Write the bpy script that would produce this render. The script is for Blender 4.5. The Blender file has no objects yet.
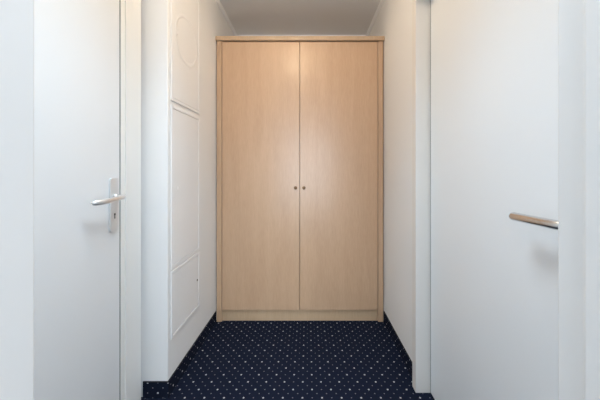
import bpy, bmesh, math
from mathutils import Vector

C = bpy.context.scene.collection
PI = math.pi

# ------------------------------------------------------------------ materials
def new_mat(name):
    m = bpy.data.materials.new(name)
    m.use_nodes = True
    nt = m.node_tree
    return m, nt, nt.nodes['Principled BSDF']

def srgb(r, g, b):
    f = lambda c: (c/255/12.92) if c/255 <= 0.04045 else ((c/255+0.055)/1.055)**2.4
    return (f(r), f(g), f(b), 1)

def plain(name, col, rough=0.5, metal=0.0, bump=0.0, scale=200, spec=0.5):
    m, nt, p = new_mat(name)
    p.inputs['Base Color'].default_value = col
    p.inputs['Roughness'].default_value = rough
    p.inputs['Metallic'].default_value = metal
    p.inputs['Specular IOR Level'].default_value = spec
    tc = nt.nodes.new('ShaderNodeTexCoord')
    n = nt.nodes.new('ShaderNodeTexNoise')
    n.inputs['Scale'].default_value = scale
    n.inputs['Detail'].default_value = 3
    nt.links.new(tc.outputs['Object'], n.inputs['Vector'])
    if bump > 0:
        b = nt.nodes.new('ShaderNodeBump')
        b.inputs['Strength'].default_value = bump
        b.inputs['Distance'].default_value = 0.002
        nt.links.new(n.outputs['Fac'], b.inputs['Height'])
        nt.links.new(b.outputs['Normal'], p.inputs['Normal'])
    # slight uneven gloss
    mr = nt.nodes.new('ShaderNodeMapRange')
    mr.inputs['To Min'].default_value = max(0, rough-0.03)
    mr.inputs['To Max'].default_value = min(1, rough+0.03)
    nt.links.new(n.outputs['Fac'], mr.inputs['Value'])
    nt.links.new(mr.outputs['Result'], p.inputs['Roughness'])
    return m

M = {}
M['wall'] = plain('white_wall_paint', (0.86, 0.845, 0.825, 1), 0.75, bump=0.12, scale=260, spec=0.25)
M['room'] = plain('room_wall_paint', (0.78, 0.78, 0.78, 1), 0.8, spec=0.2)
M['ceiling'] = plain('ceiling_paint', (0.84, 0.82, 0.80, 1), 0.9, bump=0.08, scale=180, spec=0.1)
M['lacquer'] = plain('white_door_lacquer', (0.82, 0.83, 0.835, 1), 0.38, bump=0.02, scale=60, spec=0.35)
M['frame'] = plain('white_frame_lacquer', (0.87, 0.855, 0.825, 1), 0.40, spec=0.35)
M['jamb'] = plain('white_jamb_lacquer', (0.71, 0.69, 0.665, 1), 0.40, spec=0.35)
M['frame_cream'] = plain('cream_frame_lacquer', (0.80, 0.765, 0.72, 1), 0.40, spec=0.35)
M['bead'] = plain('white_bead', (0.92, 0.91, 0.90, 1), 0.5, spec=0.3)
M['satin_steel'] = plain('satin_lever_steel', (0.86, 0.86, 0.86, 1), 0.33, 0.85, scale=400)
M['panel'] = plain('white_panel_plastic', (0.87, 0.86, 0.85, 1), 0.42, spec=0.3)
M['steel'] = plain('brushed_steel', (0.72, 0.72, 0.72, 1), 0.25, 1.0, scale=400)
M['alu'] = plain('satin_aluminium', (0.78, 0.79, 0.80, 1), 0.45, 0.55, scale=400)
M['dark'] = plain('dark_recess', (0.02, 0.02, 0.02, 1), 0.7)
M['binding'] = plain('carpet_binding', (0.006, 0.007, 0.012, 1), 0.9, bump=0.3, scale=900)
M['brass'] = plain('aged_brass', (0.26, 0.17, 0.10, 1), 0.42, 1.0)
M['gap_shade'] = plain('grey_gap_shade', (0.10, 0.115, 0.12, 1), 0.7)  # dark grey standing in for the shade in the door gaps
M['sill'] = plain('window_plastic', (0.85, 0.85, 0.85, 1), 0.4)

def wood(name, lo, hi):
    m, nt, p = new_mat(name)
    L = nt.links.new
    tc = nt.nodes.new('ShaderNodeTexCoord')
    mp = nt.nodes.new('ShaderNodeMapping')
    mp.inputs['Scale'].default_value = (90, 90, 9)
    L(tc.outputs['Object'], mp.inputs['Vector'])
    n1 = nt.nodes.new('ShaderNodeTexNoise'); n1.inputs['Scale'].default_value = 1.6; n1.inputs['Detail'].default_value = 6
    n1.inputs['Roughness'].default_value = 0.65
    L(mp.outputs['Vector'], n1.inputs['Vector'])
    mp2 = nt.nodes.new('ShaderNodeMapping'); mp2.inputs['Scale'].default_value = (9, 9, 0.9)
    L(tc.outputs['Object'], mp2.inputs['Vector'])
    n2 = nt.nodes.new('ShaderNodeTexNoise'); n2.inputs['Scale'].default_value = 1.3; n2.inputs['Detail'].default_value = 3
    n2.inputs['Distortion'].default_value = 0.8
    L(mp2.outputs['Vector'], n2.inputs['Vector'])
    mix = nt.nodes.new('ShaderNodeMix'); mix.data_type = 'FLOAT'
    mix.inputs['Factor'].default_value = 0.42
    L(n1.outputs['Fac'], mix.inputs['A']); L(n2.outputs['Fac'], mix.inputs['B'])
    cr = nt.nodes.new('ShaderNodeValToRGB')
    e = cr.color_ramp.elements
    a = (*lo, 1); b = (*hi, 1)
    e[0].position = 0.33; e[0].color = a
    e[1].position = 0.68; e[1].color = b
    L(mix.outputs['Result'], cr.inputs['Fac'])
    L(cr.outputs['Color'], p.inputs['Base Color'])
    p.inputs['Roughness'].default_value = 0.30
    p.inputs['Specular IOR Level'].default_value = 0.5
    bp = nt.nodes.new('ShaderNodeBump'); bp.inputs['Strength'].default_value = 0.05; bp.inputs['Distance'].default_value = 0.001
    L(n1.outputs['Fac'], bp.inputs['Height']); L(bp.outputs['Normal'], p.inputs['Normal'])
    return m
M['wood'] = wood('beech_laminate', (0.515, 0.328, 0.203), (0.605, 0.402, 0.256))
M['wood_edge'] = wood('beech_edge_band', (0.495, 0.316, 0.195), (0.58, 0.389, 0.247))
M['wood_pale'] = wood('pale_beech_trim', (0.49, 0.335, 0.205), (0.57, 0.405, 0.26))

def carpet():
    m, nt, p = new_mat('navy_dotted_carpet')
    L = nt.links.new
    def math_(op, a, b=None):
        n = nt.nodes.new('ShaderNodeMath'); n.operation = op
        for i, v in enumerate((a, b)):
            if v is None: continue
            if isinstance(v, (int, float)): n.inputs[i].default_value = v
            else: L(v, n.inputs[i])
        return n.outputs[0]
    tc = nt.nodes.new('ShaderNodeTexCoord')
    sp = nt.nodes.new('ShaderNodeSeparateXYZ')
    L(tc.outputs['UV'], sp.inputs[0])
    s, r = 0.0967, 0.0502
    x = math_('ADD', sp.outputs[0], 0.2185); y = math_('SUBTRACT', sp.outputs[1], 1.532)
    xs = math_('DIVIDE', x, s); ys = math_('DIVIDE', y, 2*r)
    u = math_('ADD', xs, ys); v = math_('SUBTRACT', ys, xs)
    def dist(k):
        # nearest point of the lattice refined k times, distance in metres
        uk = math_('MULTIPLY', u, k); vk = math_('MULTIPLY', v, k)
        du = math_('SUBTRACT', uk, math_('ROUND', uk)); dv = math_('SUBTRACT', vk, math_('ROUND', vk))
        dx = math_('MULTIPLY', math_('SUBTRACT', du, dv), s/2/k)
        dy = math_('MULTIPLY', math_('ADD', du, dv), r/k)
        return math_('SQRT', math_('ADD', math_('MULTIPLY', dx, dx), math_('MULTIPLY', dy, dy)))
    big = math_('LESS_THAN', dist(1), 0.0044)
    small = math_('LESS_THAN', dist(2), 0.0031)
    # yarn mottling
    no = nt.nodes.new('ShaderNodeTexNoise'); no.inputs['Scale'].default_value = 420; no.inputs['Detail'].default_value = 2
    L(tc.outputs['UV'], no.inputs['Vector'])
    no2 = nt.nodes.new('ShaderNodeTexNoise'); no2.inputs['Scale'].default_value = 17
    L(tc.outputs['UV'], no2.inputs['Vector'])
    base = nt.nodes.new('ShaderNodeMix'); base.data_type = 'RGBA'
    base.inputs['A'].default_value = (0.0015, 0.0025, 0.007, 1); base.inputs['B'].default_value = (0.020, 0.026, 0.050, 1)
    L(no.outputs['Fac'], base.inputs['Factor'])
    sc = nt.nodes.new('ShaderNodeMix'); sc.data_type = 'RGBA'
    sc.inputs['A'].default_value = (0.16, 0.20, 0.24, 1); sc.inputs['B'].default_value = (0.22, 0.17, 0.19, 1)
    L(no2.outputs['Fac'], sc.inputs['Factor'])
    m1 = nt.nodes.new('ShaderNodeMix'); m1.data_type = 'RGBA'
    L(small, m1.inputs['Factor']); L(base.outputs['Result'], m1.inputs['A']); L(sc.outputs['Result'], m1.inputs['B'])
    m2 = nt.nodes.new('ShaderNodeMix'); m2.data_type = 'RGBA'
    L(big, m2.inputs['Factor']); L(m1.outputs['Result'], m2.inputs['A'])
    m2.inputs['B'].default_value = (0.52, 0.52, 0.54, 1)
    L(m2.outputs['Result'], p.inputs['Base Color'])
    p.inputs['Roughness'].default_value = 0.95
    p.inputs['Specular IOR Level'].default_value = 0.05
    bp = nt.nodes.new('ShaderNodeBump'); bp.inputs['Strength'].default_value = 0.5; bp.inputs['Distance'].default_value = 0.002
    L(no.outputs['Fac'], bp.inputs['Height']); L(bp.outputs['Normal'], p.inputs['Normal'])
    return m
M['carpet'] = carpet()

def glass_mat():
    m, nt, p = new_mat('thin_window_glass')
    nt.nodes.remove(p)
    out = nt.nodes['Material Output']
    t = nt.nodes.new('ShaderNodeBsdfTransparent'); g = nt.nodes.new('ShaderNodeBsdfGlossy')
    g.inputs['Roughness'].default_value = 0.02
    mx = nt.nodes.new('ShaderNodeMixShader'); mx.inputs[0].default_value = 0.06
    nt.links.new(t.outputs[0], mx.inputs[1]); nt.links.new(g.outputs[0], mx.inputs[2])
    nt.links.new(mx.outputs[0], out.inputs['Surface'])
    return m
M['glass'] = glass_mat()

def emit_mat(name, col, strength):
    m, nt, p = new_mat(name)
    p.inputs['Base Color'].default_value = (0.9, 0.9, 0.88, 1)
    p.inputs['Emission Color'].default_value = col
    p.inputs['Emission Strength'].default_value = strength
    return m
M['lamp'] = emit_mat('lit_opal_globe', (1, 0.77, 0.50, 1), 22.0)

M['fill_lens'] = emit_mat('lit_cool_fill_lens', (0.86, 0.94, 1, 1), 1.5)  # glow of the added cool fill lamp

# ------------------------------------------------------------------ mesh helpers
def box(bm, x0, x1, y0, y1, z0, z1, mi=0):
    vs = [bm.verts.new((x, y, z)) for z in (z0, z1) for y in (y0, y1) for x in (x0, x1)]
    for f in ((0,2,3,1), (4,5,7,6), (0,1,5,4), (2,6,7,3), (0,4,6,2), (1,3,7,5)):
        bm.faces.new([vs[i] for i in f]).material_index = mi

def prism(bm, pts, z0, z1, mi=0):
    a = [bm.verts.new((x, y, z0)) for x, y in pts]
    b = [bm.verts.new((x, y, z1)) for x, y in pts]
    n = len(pts)
    bm.faces.new(a[::-1]).material_index = mi
    bm.faces.new(b).material_index = mi
    for i in range(n):
        bm.faces.new((a[i], a[(i+1) % n], b[(i+1) % n], b[i])).material_index = mi

def ring(bm, c, u, v, r, n, ru=1, rv=1):
    return [bm.verts.new(c + u*(r*ru*math.cos(2*PI*i/n)) + v*(r*rv*math.sin(2*PI*i/n))) for i in range(n)]

def tube(bm, pts, radii, n=16, flat=(1, 1), up=Vector((0, 0, 1))):
    pts = [Vector(p) for p in pts]
    rings = []
    for i, p in enumerate(pts):
        d = (pts[min(i+1, len(pts)-1)] - pts[max(i-1, 0)]).normalized()
        w = up if abs(d.dot(up)) < 0.95 else Vector((0, 1, 0))
        u = d.cross(w).normalized(); v = u.cross(d).normalized()
        rings.append(ring(bm, p, u, v, radii[i], n, *flat))
    for a, b in zip(rings, rings[1:]):
        for i in range(n):
            f = bm.faces.new((a[i], a[(i+1) % n], b[(i+1) % n], b[i])); f.smooth = True
    bm.faces.new(rings[0][::-1]); bm.faces.new(rings[-1])

def lathe(bm, prof, origin, axis, n=24):
    """prof = [(r, h)]; revolve about axis from origin."""
    ax = Vector(axis).normalized()
    w = Vector((0, 0, 1)) if abs(ax.z) < 0.9 else Vector((1, 0, 0))
    u = ax.cross(w).normalized(); v = ax.cross(u).normalized()
    o = Vector(origin)
    rings = [ring(bm, o + ax*h, u, v, max(r, 1e-5), n) for r, h in prof]
    for a, b in zip(rings, rings[1:]):
        for i in range(n):
            f = bm.faces.new((a[i], a[(i+1) % n], b[(i+1) % n], b[i])); f.smooth = True
    bm.faces.new(rings[0][::-1]); bm.faces.new(rings[-1])

def build(name, bm, mats, parent=None, bevel=0.0, seg=2, smooth=False):
    bmesh.ops.recalc_face_normals(bm, faces=bm.faces)
    me = bpy.data.meshes.new(name)
    bm.to_mesh(me); bm.free()
    o = bpy.data.objects.new(name, me)
    for m in (mats if isinstance(mats, (list, tuple)) else [mats]):
        me.materials.append(m)
    C.objects.link(o)
    if parent is not None:
        o.parent = parent
        o.matrix_parent_inverse = parent.matrix_world.inverted()
        # children are written in world coordinates: bring them into the parent's frame
        off = parent_world(parent)
        me.transform(__import__('mathutils').Matrix.Translation(-off))
        o.matrix_parent_inverse.identity()
    if bevel:
        b = o.modifiers.new('bevel', 'BEVEL'); b.width = bevel; b.segments = seg; b.limit_method = 'ANGLE'
    return o

def parent_world(o):
    v = Vector((0, 0, 0))
    while o is not None:
        v += o.location; o = o.parent
    return v

def NB(): return bmesh.new()

def bx(name, dims, mat, parent=None, bevel=0.0, seg=2):
    bm = NB(); box(bm, *dims)
    return build(name, bm, mat, parent, bevel, seg)

def tag(o, label, cat, group=None, kind=None):
    o['label'] = label; o['category'] = cat
    if group: o['group'] = group
    if kind: o['kind'] = kind
    return o

def thing(name, loc, label, cat, group=None, kind=None):
    o = bpy.data.objects.new(name, None); C.objects.link(o); o.location = loc
    o.empty_display_size = 0.1
    return tag(o, label, cat, group, kind)

# ------------------------------------------------------------------ dimensions (metres); y runs into the corridor
H = 2.40
YB = 2.56           # back wall
XL1, XL2 = -0.690, -0.680   # left corridor wall at its corner and from the wardrobe on
YK = 2.0            # where its slight slant ends
YC = 1.333          # corner of left wall
XR = 0.569

def xl(y): return XL1 + (XL2-XL1)*min(1, (y-YC)/(YK-YC))

# ------------------------------------------------------------------ shell
bm = NB()
vs = [bm.verts.new(p) for p in ((-2.2, -3.4, 0), (2.2, -3.4, 0), (2.2, YB+0.1, 0), (-2.2, YB+0.1, 0))]
f = bm.faces.new(vs)
uvl = bm.loops.layers.uv.new('UVMap')
for l in f.loops: l[uvl].uv = (l.vert.co.x, l.vert.co.y)
fl = build('floor', bm, M['carpet'])
tag(fl, 'dark navy carpet floor sprinkled with a diagonal grid of pale dots', 'floor', kind='structure')

ce = bx('ceiling', (-2.2, 2.2, -3.4, YB+0.1, H, H+0.1), M['ceiling'])
tag(ce, 'plain greyish ceiling above the tall wardrobe', 'ceiling', kind='structure')

bm = NB()
prism(bm, [(XL1, YC), (XL2, YK), (XL2, YB), (-1.05, YB), (-1.05, 0.38), (-0.856, 0.38), (-0.856, YC)], 0, H)
box(bm, -0.856, -0.812, 0.38, YC, 2.05, H)
o = build('wall_left', bm, M['wall'], bevel=0.004)
tag(o, 'white corridor wall on the left holding three access panels', 'wall', kind='structure')

bm = NB()
prism(bm, [(XR, 1.372), (0.665, 1.372), (0.665, 0.38), (0.90, 0.38), (0.90, YB), (XR, YB)], 0, H)
box(bm, XR, 0.665, 0.38, 1.372, 2.05, H)
o = build('wall_right', bm, M['wall'])
tag(o, 'narrow plain white corridor wall right of the wardrobe', 'wall', kind='structure')

o = bx('wall_back', (-1.05, 0.90, YB, YB+0.1, 0, H), M['wall'])
tag(o, 'white end wall of the corridor behind the wardrobe', 'wall', kind='structure')

# doorway wall the camera looks through: opening -0.386..0.354
OL, OR_ = -0.386, 0.3545
bm = NB()
box(bm, -2.2, OL-0.03, 0.24, 0.38, 0, H)
box(bm, OR_+0.03, 2.2, 0.24, 0.38, 0, H)
box(bm, OL-0.03, OR_+0.03, 0.24, 0.38, 2.06, H)
o = build('wall_front', bm, M['room'])
tag(o, 'white wall with the doorway opening seen at both picture edges', 'wall', kind='structure')

# room behind
# right wall: wide window added for fill light; far wall has another
SY0, SY1, SZ0, SZ1 = -2.75, -0.35, 0.35, 2.25
WX0, WX1, WZ0, WZ1 = -1.10, 1.90, 0.12, 2.22
tag(bx('wall_room_left', (-2.2, -2.1, -3.4, 0.24, 0, H), M['room']), 'white left side wall of the bright room before the corridor', 'wall', kind='structure')
bm = NB()
box(bm, 2.1, 2.2, -3.4, SY0, 0, H); box(bm, 2.1, 2.2, SY1, 0.24, 0, H)
box(bm, 2.1, 2.2, SY0, SY1, 0, SZ0); box(bm, 2.1, 2.2, SY0, SY1, SZ1, H)
tag(build('wall_room_right', bm, M['room']), 'white right side wall of the bright room before the corridor', 'wall', kind='structure')
bm = NB()
box(bm, -2.2, WX0, -3.5, -3.4, 0, H); box(bm, WX1, 2.2, -3.5, -3.4, 0, H)
box(bm, WX0, WX1, -3.5, -3.4, 0, WZ0); box(bm, WX0, WX1, -3.5, -3.4, WZ1, H)
o = build('wall_room_back', bm, M['room']); tag(o, 'white far wall of the room before the corridor', 'wall', kind='structure')

def window(name, along, pos, a0, a1, z0, z1, label):
    """along = 'x' or 'y'; pos = centre of the frame depth on the other axis"""
    def bb(bm, p0, p1, q0, q1, zz0, zz1):
        if along == 'x': box(bm, q0, q1, p0, p1, zz0, zz1)
        else: box(bm, p0, p1, q0, q1, zz0, zz1)
    bm = NB(); mid = (a0+a1)/2
    for a, b in ((a0, a0+0.06), (mid-0.03, mid+0.03), (a1-0.06, a1)): bb(bm, pos-0.03, pos+0.03, a, b, z0, z1)
    for a, b in ((z0, z0+0.06), (z1-0.06, z1)):
        bb(bm, pos-0.03, pos+0.03, a0+0.06, mid-0.03, a, b); bb(bm, pos-0.03, pos+0.03, mid+0.03, a1-0.06, a, b)
    wn = build(name, bm, M['sill'], bevel=0.004)
    tag(wn, label, 'window', kind='structure')
    bm = NB()
    bb(bm, pos-0.002, pos+0.002, a0+0.05, mid-0.02, z0+0.05, z1-0.05); bb(bm, pos-0.002, pos+0.002, mid+0.02, a1-0.05, z0+0.05, z1-0.05)
    build('pane', bm, M['glass'], wn)
window('window_1', 'x', -3.45, WX0, WX1, WZ0, WZ1, 'white framed window in the far wall of the room')
window('fill_window', 'y', 2.15, SY0, SY1, SZ0, SZ1, 'added unseen white framed window lighting the corridor from the right side of the room')  # unseen window, added so side light reaches left door and frontal strip

# ------------------------------------------------------------------ trims
# doorway lining (the white reveals at the left and right picture edge)
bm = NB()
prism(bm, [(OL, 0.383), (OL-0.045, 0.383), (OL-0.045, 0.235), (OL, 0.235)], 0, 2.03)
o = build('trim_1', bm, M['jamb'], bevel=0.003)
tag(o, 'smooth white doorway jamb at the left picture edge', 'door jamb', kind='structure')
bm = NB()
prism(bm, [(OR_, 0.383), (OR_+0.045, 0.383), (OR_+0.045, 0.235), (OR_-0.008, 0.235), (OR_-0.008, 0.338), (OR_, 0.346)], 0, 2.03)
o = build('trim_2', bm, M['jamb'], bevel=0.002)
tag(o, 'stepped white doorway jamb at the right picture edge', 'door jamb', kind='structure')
o = bx('trim_3', (OL-0.045, OR_+0.045, 0.235, 0.383, 2.03, 2.075), M['frame'], bevel=0.003)
tag(o, 'white doorway head above the two jambs', 'door head', kind='structure')

# left door frame
bm = NB()
box(bm, -0.856, -0.805, 1.198, 1.307, 0, 2.06)          # architrave
box(bm, -0.856, -0.8105, 1.173, 1.198, 0, 2.0)          # rebate strip
box(bm, -0.856, -0.8125, 1.1705, 1.173, 0, 2.0, 1)       # grey strip painting the shade of the door gap
box(bm, -0.856, -0.800, 0.383, 1.190, 2.0, 2.06)        # head
box(bm, -0.856, -0.800, 0.383, 0.432, 0, 2.0)           # hinge side
o = build('trim_4', bm, [M['frame'], M['gap_shade']], bevel=0.0025)
tag(o, 'wide white frame around the left door', 'door frame', kind='structure')

# right door frame
bm = NB()
prism(bm, [(0.545, 1.360), (0.6645, 1.360), (0.6645, 1.3715), (XR-0.0005, 1.3715), (XR-0.0005, 1.405), (0.545, 1.405)], 0, 2.06)
box(bm, 0.545, 0.6645, 0.383, 1.360, 1.978, 2.045)
box(bm, 0.6185, 0.6645, 1.3570, 1.3598, 0, 1.978, 1)  # grey strip on the frame, gap shade put in as colour
box(bm, 0.545, 0.6645, 0.383, 0.490, 0, 1.978)
o = build('trim_5', bm, [M['frame_cream'], M['gap_shade']], bevel=0.002)
tag(o, 'deep white frame around the recessed right door', 'door frame', kind='structure')

# ceiling edge beads
def bead(name, p0, p1, nrm, label):
    bm = NB()
    a, b = Vector((*p0, 0)), Vector((*p1, 0)); n = Vector((*nrm, 0))
    prof = [(0, 0), (0.020, 0), (0.018, 0.007), (0.007, 0.018), (0, 0.020)]
    r0 = [bm.verts.new(a + n*d + Vector((0, 0, H-h))) for d, h in prof]
    r1 = [bm.verts.new(b + n*d + Vector((0, 0, H-h))) for d, h in prof]
    k = len(prof)
    for i in range(k): bm.faces.new((r0[i], r0[(i+1) % k], r1[(i+1) % k], r1[i]))
    bm.faces.new(r0); bm.faces.new(r1[::-1])
    o = build(name, bm, M['bead'])
    return tag(o, label, 'ceiling trim', kind='structure')
bead('trim_6', (XL2-0.0005, 1.95), (XL2-0.0005, YB), (1, 0), 'thin white bead where ceiling meets the left wall')
bead('trim_7', (XR, 0.38), (XR, YB), (-1, 0), 'thin white bead where ceiling meets the right wall')
bead('trim_8', (XL2, YB), (XR, YB), (0, -1), 'thin white bead along ceiling behind the wardrobe')

# carpet baseboards: a strip along a path, uv = (run, height)
def skirting(name, path, h, t, side, label):
    """path of 2D points lying on the wall; side = +1/-1 selects the offset direction."""
    bm = NB(); uvl = bm.loops.layers.uv.new('UVMap')
    P = [Vector(p) for p in path]
    off = []
    for i, p in enumerate(P):
        ns = []
        if i > 0: d = (P[i]-P[i-1]).normalized(); ns.append(Vector((-d.y, d.x))*side)
        if i < len(P)-1: d = (P[i+1]-P[i]).normalized(); ns.append(Vector((-d.y, d.x))*side)
        if len(ns) == 2:
            m = (ns[0]+ns[1]).normalized(); off.append(p + m*(t/m.dot(ns[0])))
        else: off.append(p + ns[0]*t)
    hb = h-0.005
    s = 0
    def quad(a, b, c, d, uv, mi):
        f = bm.faces.new([bm.verts.new(v) for v in (a, b, c, d)]); f.material_index = mi
        for l, q in zip(f.loops, uv): l[uvl].uv = q
    for i in range(len(P)-1):
        L = (P[i+1]-P[i]).length
        a, b, p, q = off[i], off[i+1], P[i], P[i+1]
        quad((*a, 0), (*b, 0), (*b, hb), (*a, hb), ((s, 0), (s+L, 0), (s+L, hb), (s, hb)), 0)
        quad((*a, hb), (*b, hb), (*b, h), (*a, h), ((s, hb), (s+L, hb), (s+L, h), (s, h)), 1)
        quad((*a, h), (*b, h), (*q, h), (*p, h), ((s, 0),)*4, 1)
        quad((*p, 0), (*q, 0), (*q, h), (*p, h), ((s, 0),)*4, 1)
        s += L
    for i in (0, -1):
        a, p = off[i], P[i]
        quad((*a, 0), (*a, h), (*p, h), (*p, 0), ((0, 0),)*4, 1)
    bmesh.ops.remove_doubles(bm, verts=bm.verts, dist=1e-5)
    o = build(name, bm, [M['carpet'], M['binding']])
    return tag(o, label, 'baseboard', kind='structure')
skirting('baseboard_left', [(-0.8105, YC), (XL1, YC), (XL2, YK-0.001)], 0.081, 0.005, -1,
         'navy dotted carpet strip along the foot of left wall')
skirting('baseboard_right', [(XR, YK-0.001), (XR, 1.4055)], 0.081, 0.005, -1,
         'navy dotted carpet strip along the foot of right wall')

# ------------------------------------------------------------------ doors
d1 = thing('door_1', (-0.83, 0.80, 0), 'white flush door on the left with lever and keyhole plate', 'door', kind='structure')
bx('door_leaf', (-0.850, -0.811, 0.4335, 1.1665, 0.008, 1.997), M['lacquer'], d1, 0.002)
# keyhole plate (rounded long plate)
bm = NB()
def stadium(bm, xa, xb, yc, w, z0, z1, r, n=6):
    pts = []
    for cy, cz, a0 in ((yc+w/2-r, z1-r, 0), (yc-w/2+r, z1-r, PI/2), (yc-w/2+r, z0+r, PI), (yc+w/2-r, z0+r, 1.5*PI)):
        for i in range(n+1):
            a = a0 + PI/2*i/n
            pts.append((cy + r*math.cos(a), cz + r*math.sin(a)))
    A = [bm.verts.new((xa, y, z)) for y, z in pts]; B = [bm.verts.new((xb, y, z)) for y, z in pts]
    k = len(pts)
    bm.faces.new(A); bm.faces.new(B[::-1])
    for i in range(k): bm.faces.new((A[i], A[(i+1) % k], B[(i+1) % k], B[i]))
stadium(bm, -0.8108, -0.803, 1.124, 0.046, 0.866, 1.089, 0.012)
pl = build('handle_plate', bm, M['alu'], d1, 0.0015)
bm = NB()
lathe(bm, [(0.0045, 0), (0.0045, 0.0008)], (-0.803, 1.125, 0.938), (1, 0, 0), 14)
box(bm, -0.803, -0.8022, 1.1228, 1.1272, 0.920, 0.937)
build('keyhole', bm, M['dark'], pl)
bm = NB()
lathe(bm, [(0.0135, 0), (0.0135, 0.006), (0.011, 0.009), (0.0095, 0.012)], (-0.8035, 1.128, 1.010), (1, 0, 0), 20)
tube(bm, [(-0.795, 1.128, 1.010), (-0.778, 1.128, 1.010), (-0.767, 1.125, 1.0105), (-0.761, 1.117, 1.011), (-0.758, 1.104, 1.0115),
          (-0.756, 1.08, 1.010), (-0.7555, 1.05, 1.007), (-0.757, 1.02, 1.004), (-0.761, 1.0, 1.0025), (-0.767, 0.980, 1.002), (-0.772, 0.971, 1.002), (-0.775, 0.967, 1.002)],
     [0.0095, 0.0095, 0.0098, 0.0100, 0.0100, 0.0098, 0.0096, 0.0098, 0.0102, 0.0102, 0.008, 0.004], n=18, flat=(0.85, 1.0))
build('lever_handle', bm, M['satin_steel'], d1)

d2 = thing('door_2', (0.637, 0.92, 0), 'white flush door on the right with round bar lever', 'door', kind='structure')
bx('door_leaf', (0.617, 0.656, 0.494, 1.3535, 0.008, 1.9745), M['lacquer'], d2, 0.002)
bm = NB()
lathe(bm, [(0.026, 0), (0.026, 0.007), (0.0235, 0.009), (0.0, 0.0092)], (0.6168, 0.585, 0.997), (-1, 0, 0), 28)
build('rose', bm, M['steel'], d2)
bm = NB()
tube(bm, [(0.610, 0.585, 0.997), (0.585, 0.585, 0.997), (0.572, 0.588, 0.997), (0.564, 0.597, 0.9965), (0.562, 0.610, 0.996), (0.562, 0.64, 0.9955),
          (0.562, 0.68, 0.995), (0.562, 0.735, 0.9945), (0.562, 0.7405, 0.9945), (0.562, 0.744, 0.9945), (0.562, 0.7455, 0.9945)],
     [0.0112]*8 + [0.0098, 0.0072, 0.003], n=20)
build('lever_handle', bm, M['steel'], d2)

# ------------------------------------------------------------------ access panels on the left wall
def access_panel(z0, z1, y0, y1, label, lock, relief=False, fw=0.016, ft=0.006):
    loc = (xl((y0+y1)/2), (y0+y1)/2, z0)
    t = thing('access_panel', loc, label, 'access panel', 'access panels on the left corridor wall')
    t.rotation_euler.z = -math.atan2(XL2-XL1, YK-YC)
    hw = (y1-y0)/2; h = z1-z0
    e = 0.0008
    # local frame: x out of the wall, y along it
    def lb(name, mat, boxes, par, bevel):
        bm = NB()
        for b in boxes: box(bm, *b)
        bmesh.ops.recalc_face_normals(bm, faces=bm.faces)
        me = bpy.data.meshes.new(name); bm.to_mesh(me); bm.free(); me.materials.append(mat)
        o = bpy.data.objects.new(name, me); C.objects.link(o); o.parent = par
        if bevel:
            m = o.modifiers.new('bevel', 'BEVEL'); m.width = bevel; m.segments = 2; m.limit_method = 'ANGLE'
        return o
    lb('panel_frame', M['panel'], [(e, ft, -hw, -hw+fw, 0, h), (e, ft, hw-fw, hw, 0, h),
                                   (e, ft, -hw+fw, hw-fw, 0, fw), (e, ft, -hw+fw, hw-fw, h-fw, h)], t, 0.002)
    g = 0.0015
    door = lb('panel_door', M['panel'], [(e, ft-0.001, -hw+fw+g, hw-fw-g, fw+g, h-fw-g)], t, 0.0025)
    xf = ft-0.001
    def attach(name, bm, mat):
        bmesh.ops.recalc_face_normals(bm, faces=bm.faces)
        me = bpy.data.meshes.new(name); bm.to_mesh(me); bm.free(); me.materials.append(mat)
        o = bpy.data.objects.new(name, me); C.objects.link(o); o.parent = door
    if lock is not None:
        ly, lz, mat, r = lock
        bm = NB()
        lathe(bm, [(r, 0), (r, 0.002), (r*0.8, 0.003), (0, 0.003)], (xf-0.0002, ly-(y0+y1)/2, lz-z0), (1, 0, 0), 16)
        attach('lock', bm, M[mat])
    if relief:
        bm = NB()
        cz = 1.85-z0; ry = rz = 0.128
        n = 64; R = []
        for i in range(n):
            a = 2*PI*i/n
            c = Vector((xf, ry*math.cos(a), cz + rz*math.sin(a)))
            nn = Vector((0, math.cos(a)*rz, math.sin(a)*ry)).normalized()
            R.append([bm.verts.new(c + nn*d + Vector((q, 0, 0))) for d, q in ((-0.012, -0.0003), (-0.004, 0.0004), (0.004, 0.0004), (0.012, -0.0003))])
        for i in range(n):
            a, b = R[i], R[(i+1) % n]
            for k in range(4):
                f = bm.faces.new((a[k], a[(k+1) % 4], b[(k+1) % 4], b[k])); f.smooth = True
        attach('relief', bm, M['panel'])
    return t
PY0, PY1 = 1.358, 1.702
access_panel(1.475, 2.25, PY0, PY1, 'topmost white access panel, highest on left wall with faint round relief', (1.417, 1.842, 'panel', 0.010), True)
access_panel(0.622, 1.452, PY0, PY1, 'tall middle white access panel level with the door lever', (1.428, 1.028, 'panel', 0.009))
access_panel(0.268, 0.612, PY0, PY1, 'small lowest white access panel near the carpet with a dark lock', (1.664, 0.446, 'dark', 0.006))

# ------------------------------------------------------------------ wardrobe
YF = 2.0
WL, WR = -0.6735, 0.5620
w = thing('wardrobe', ((WL+WR)/2, (YF+YB)/2, 0), 'tall two-door light beech wardrobe at the end of corridor', 'wardrobe')
SL, SR = -0.636, 0.5235
bx('side_panel', (WL, SL, YF, YB-0.012, 0, 2.080), M['wood_edge'], w, 0.0015)
bx('side_panel', (SR, WR, YF, YB-0.012, 0, 2.080), M['wood_edge'], w, 0.0015)
bm = NB()
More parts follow.
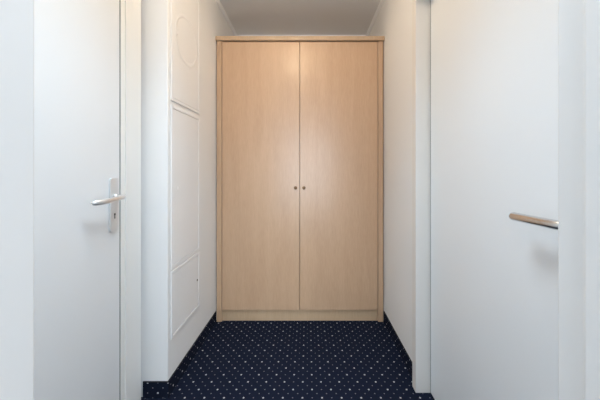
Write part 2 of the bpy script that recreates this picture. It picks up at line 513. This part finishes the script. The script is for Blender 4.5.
# cornice: board with a small cove under the front edge
prof = [(YF-0.016, 2.1105), (YF-0.016, 2.085), (YF-0.013, 2.0805), (YF, 2.0805), (YB-0.012, 2.0805), (YB-0.012, 2.1105)]
A = [bm.verts.new((WL-0.004, y, z)) for y, z in prof]; B = [bm.verts.new((WR+0.006, y, z)) for y, z in prof]
bm.faces.new(A); bm.faces.new(B[::-1])
for i in range(len(prof)): bm.faces.new((A[i], A[(i+1) % 6], B[(i+1) % 6], B[i]))
build('cornice', bm, M['wood_pale'], w, 0.0015)
GX = -0.0575
D = []
for x0, x1 in ((SL+0.0035, GX-0.0022), (GX+0.0022, SR-0.0035)):
    D.append(bx('wardrobe_door', (x0, x1, YF+0.001, YF+0.020, 0.0875, 2.0745), M['wood'], w, 0.0015))
bx('plinth', (SL+0.0005, SR-0.0005, YF+0.018, YF+0.036, 0, 0.080), M['wood_pale'], w)
bx('bottom_shelf', (SL+0.0005, SR-0.0005, YF+0.037, YB-0.022, 0.0805, 0.098), M['wood_edge'], w)
bx('top_board', (SL+0.0005, SR-0.0005, YF+0.026, YB-0.022, 2.056, 2.079), M['wood_edge'], w)
bx('divider', (GX-0.009, GX+0.009, YF+0.026, YB-0.022, 0.0985, 2.0555), M['wood_edge'], w)
bx('back_board', (SL+0.0005, SR-0.0005, YB-0.0215, YB-0.013, 0.0, 2.079), M['wood_edge'], w)
for d, kx in ((D[0], -0.0885), (D[1], -0.0265)):
    bm = NB()
    lathe(bm, [(0.0105, 0), (0.0105, 0.0025), (0.006, 0.004), (0.0055, 0.010), (0.009, 0.014), (0.0118, 0.018), (0.0118, 0.022), (0.009, 0.026), (0.003, 0.0275)],
          (kx, YF+0.0012, 0.994), (0, -1, 0), 20)
    build('knob', bm, M['brass'], d)

# ------------------------------------------------------------------ ceiling lamps (just above the frame): globe lamp and an added cool fill
GLX, GLY, GLZ = -0.11, 1.12, 2.25
lt = thing('globe_lamp', (GLX, GLY, H), 'small warm opal globe lamp hanging from the corridor ceiling', 'lamp')
bm = NB(); lathe(bm, [(0.045, 0.0), (0.045, 0.012), (0.030, 0.020), (0.030, 0.068)], (GLX, GLY, H-0.0002), (0, 0, -1), 32)
build('lamp_holder', bm, M['alu'], lt)
bm = NB(); lathe(bm, [(0.09*math.sin(a), 0.09*math.cos(a)) for a in [PI*(0.02+0.96*i/20) for i in range(21)]], (GLX, GLY, GLZ), (0, 0, 1), 32)
build('lamp_globe', bm, M['lamp'], lt)
KX, KY, KR = -0.15, 0.725, 0.31
lt = thing('fill_ceiling_light', (KX, KY, H), 'added unseen large flat round fill light on the ceiling between the two doors', 'lamp')  # unseen lamp, added as cool fill for both doors
bm = NB(); lathe(bm, [(KR+0.012, 0.0), (KR+0.012, 0.040), (KR+0.002, 0.046), (KR+0.002, 0.0)], (KX, KY, H-0.0002), (0, 0, -1), 64)
build('fill_rim', bm, M['sill'], lt)
bm = NB(); lathe(bm, [(KR, 0.002), (KR, 0.044), (0.0, 0.046)], (KX, KY, H-0.0002), (0, 0, -1), 64)
build('fill_diffuser', bm, M['fill_lens'], lt)

def light(name, kind, loc, rot, energy, col, **kw):
    l = bpy.data.lights.new(name, kind); l.energy = energy; l.color = col
    for k, v in kw.items(): setattr(l, k, v)
    o = bpy.data.objects.new(name, l); C.objects.link(o); o.location = loc; o.rotation_euler = rot
    return o
light('fill_light_cool', 'AREA', (KX, KY, H-0.052), (0, 0, 0), 8.5, (0.62, 0.82, 1.0), shape='DISK', size=2*KR-0.02, spread=1.75)  # added fill, broad disk keeps the lever shadows soft
DAY = (0.80, 0.90, 1.0)
light('daylight_back', 'AREA', ((WX0+WX1)/2, -3.56, (WZ0+WZ1)/2), (PI/2, 0, 0), 185.0, DAY, shape='RECTANGLE', size=WX1-WX0, size_y=WZ1-WZ0)
light('fill_light_right', 'AREA', (2.26, (SY0+SY1)/2, (SZ0+SZ1)/2), (PI/2, 0, PI/2), 24.0, DAY, shape='RECTANGLE', size=SY1-SY0, size_y=SZ1-SZ0)  # fill through the added right window

wd = bpy.data.worlds.new('sky'); bpy.context.scene.world = wd
wd.use_nodes = True
bg = wd.node_tree.nodes['Background']
bg.inputs['Color'].default_value = (0.72, 0.84, 1.0, 1); bg.inputs['Strength'].default_value = 1.0

# ------------------------------------------------------------------ camera
cd = bpy.data.cameras.new('camera')
cam = bpy.data.objects.new('camera', cd); C.objects.link(cam)
cam.location = (0, 0, 1.118); cam.rotation_euler = (PI/2, 0, 0)
cd.sensor_width = 36; cd.lens = 36*270/600
cd.shift_x = -7.5/600; cd.shift_y = -29/600
cd.clip_start = 0.02
sc = bpy.context.scene
sc.camera = cam
vs_ = sc.view_settings
vs_.view_transform = 'Standard'; vs_.look = 'None'; vs_.gamma = 1; vs_.use_curve_mapping = False
vs_.exposure = 0.20
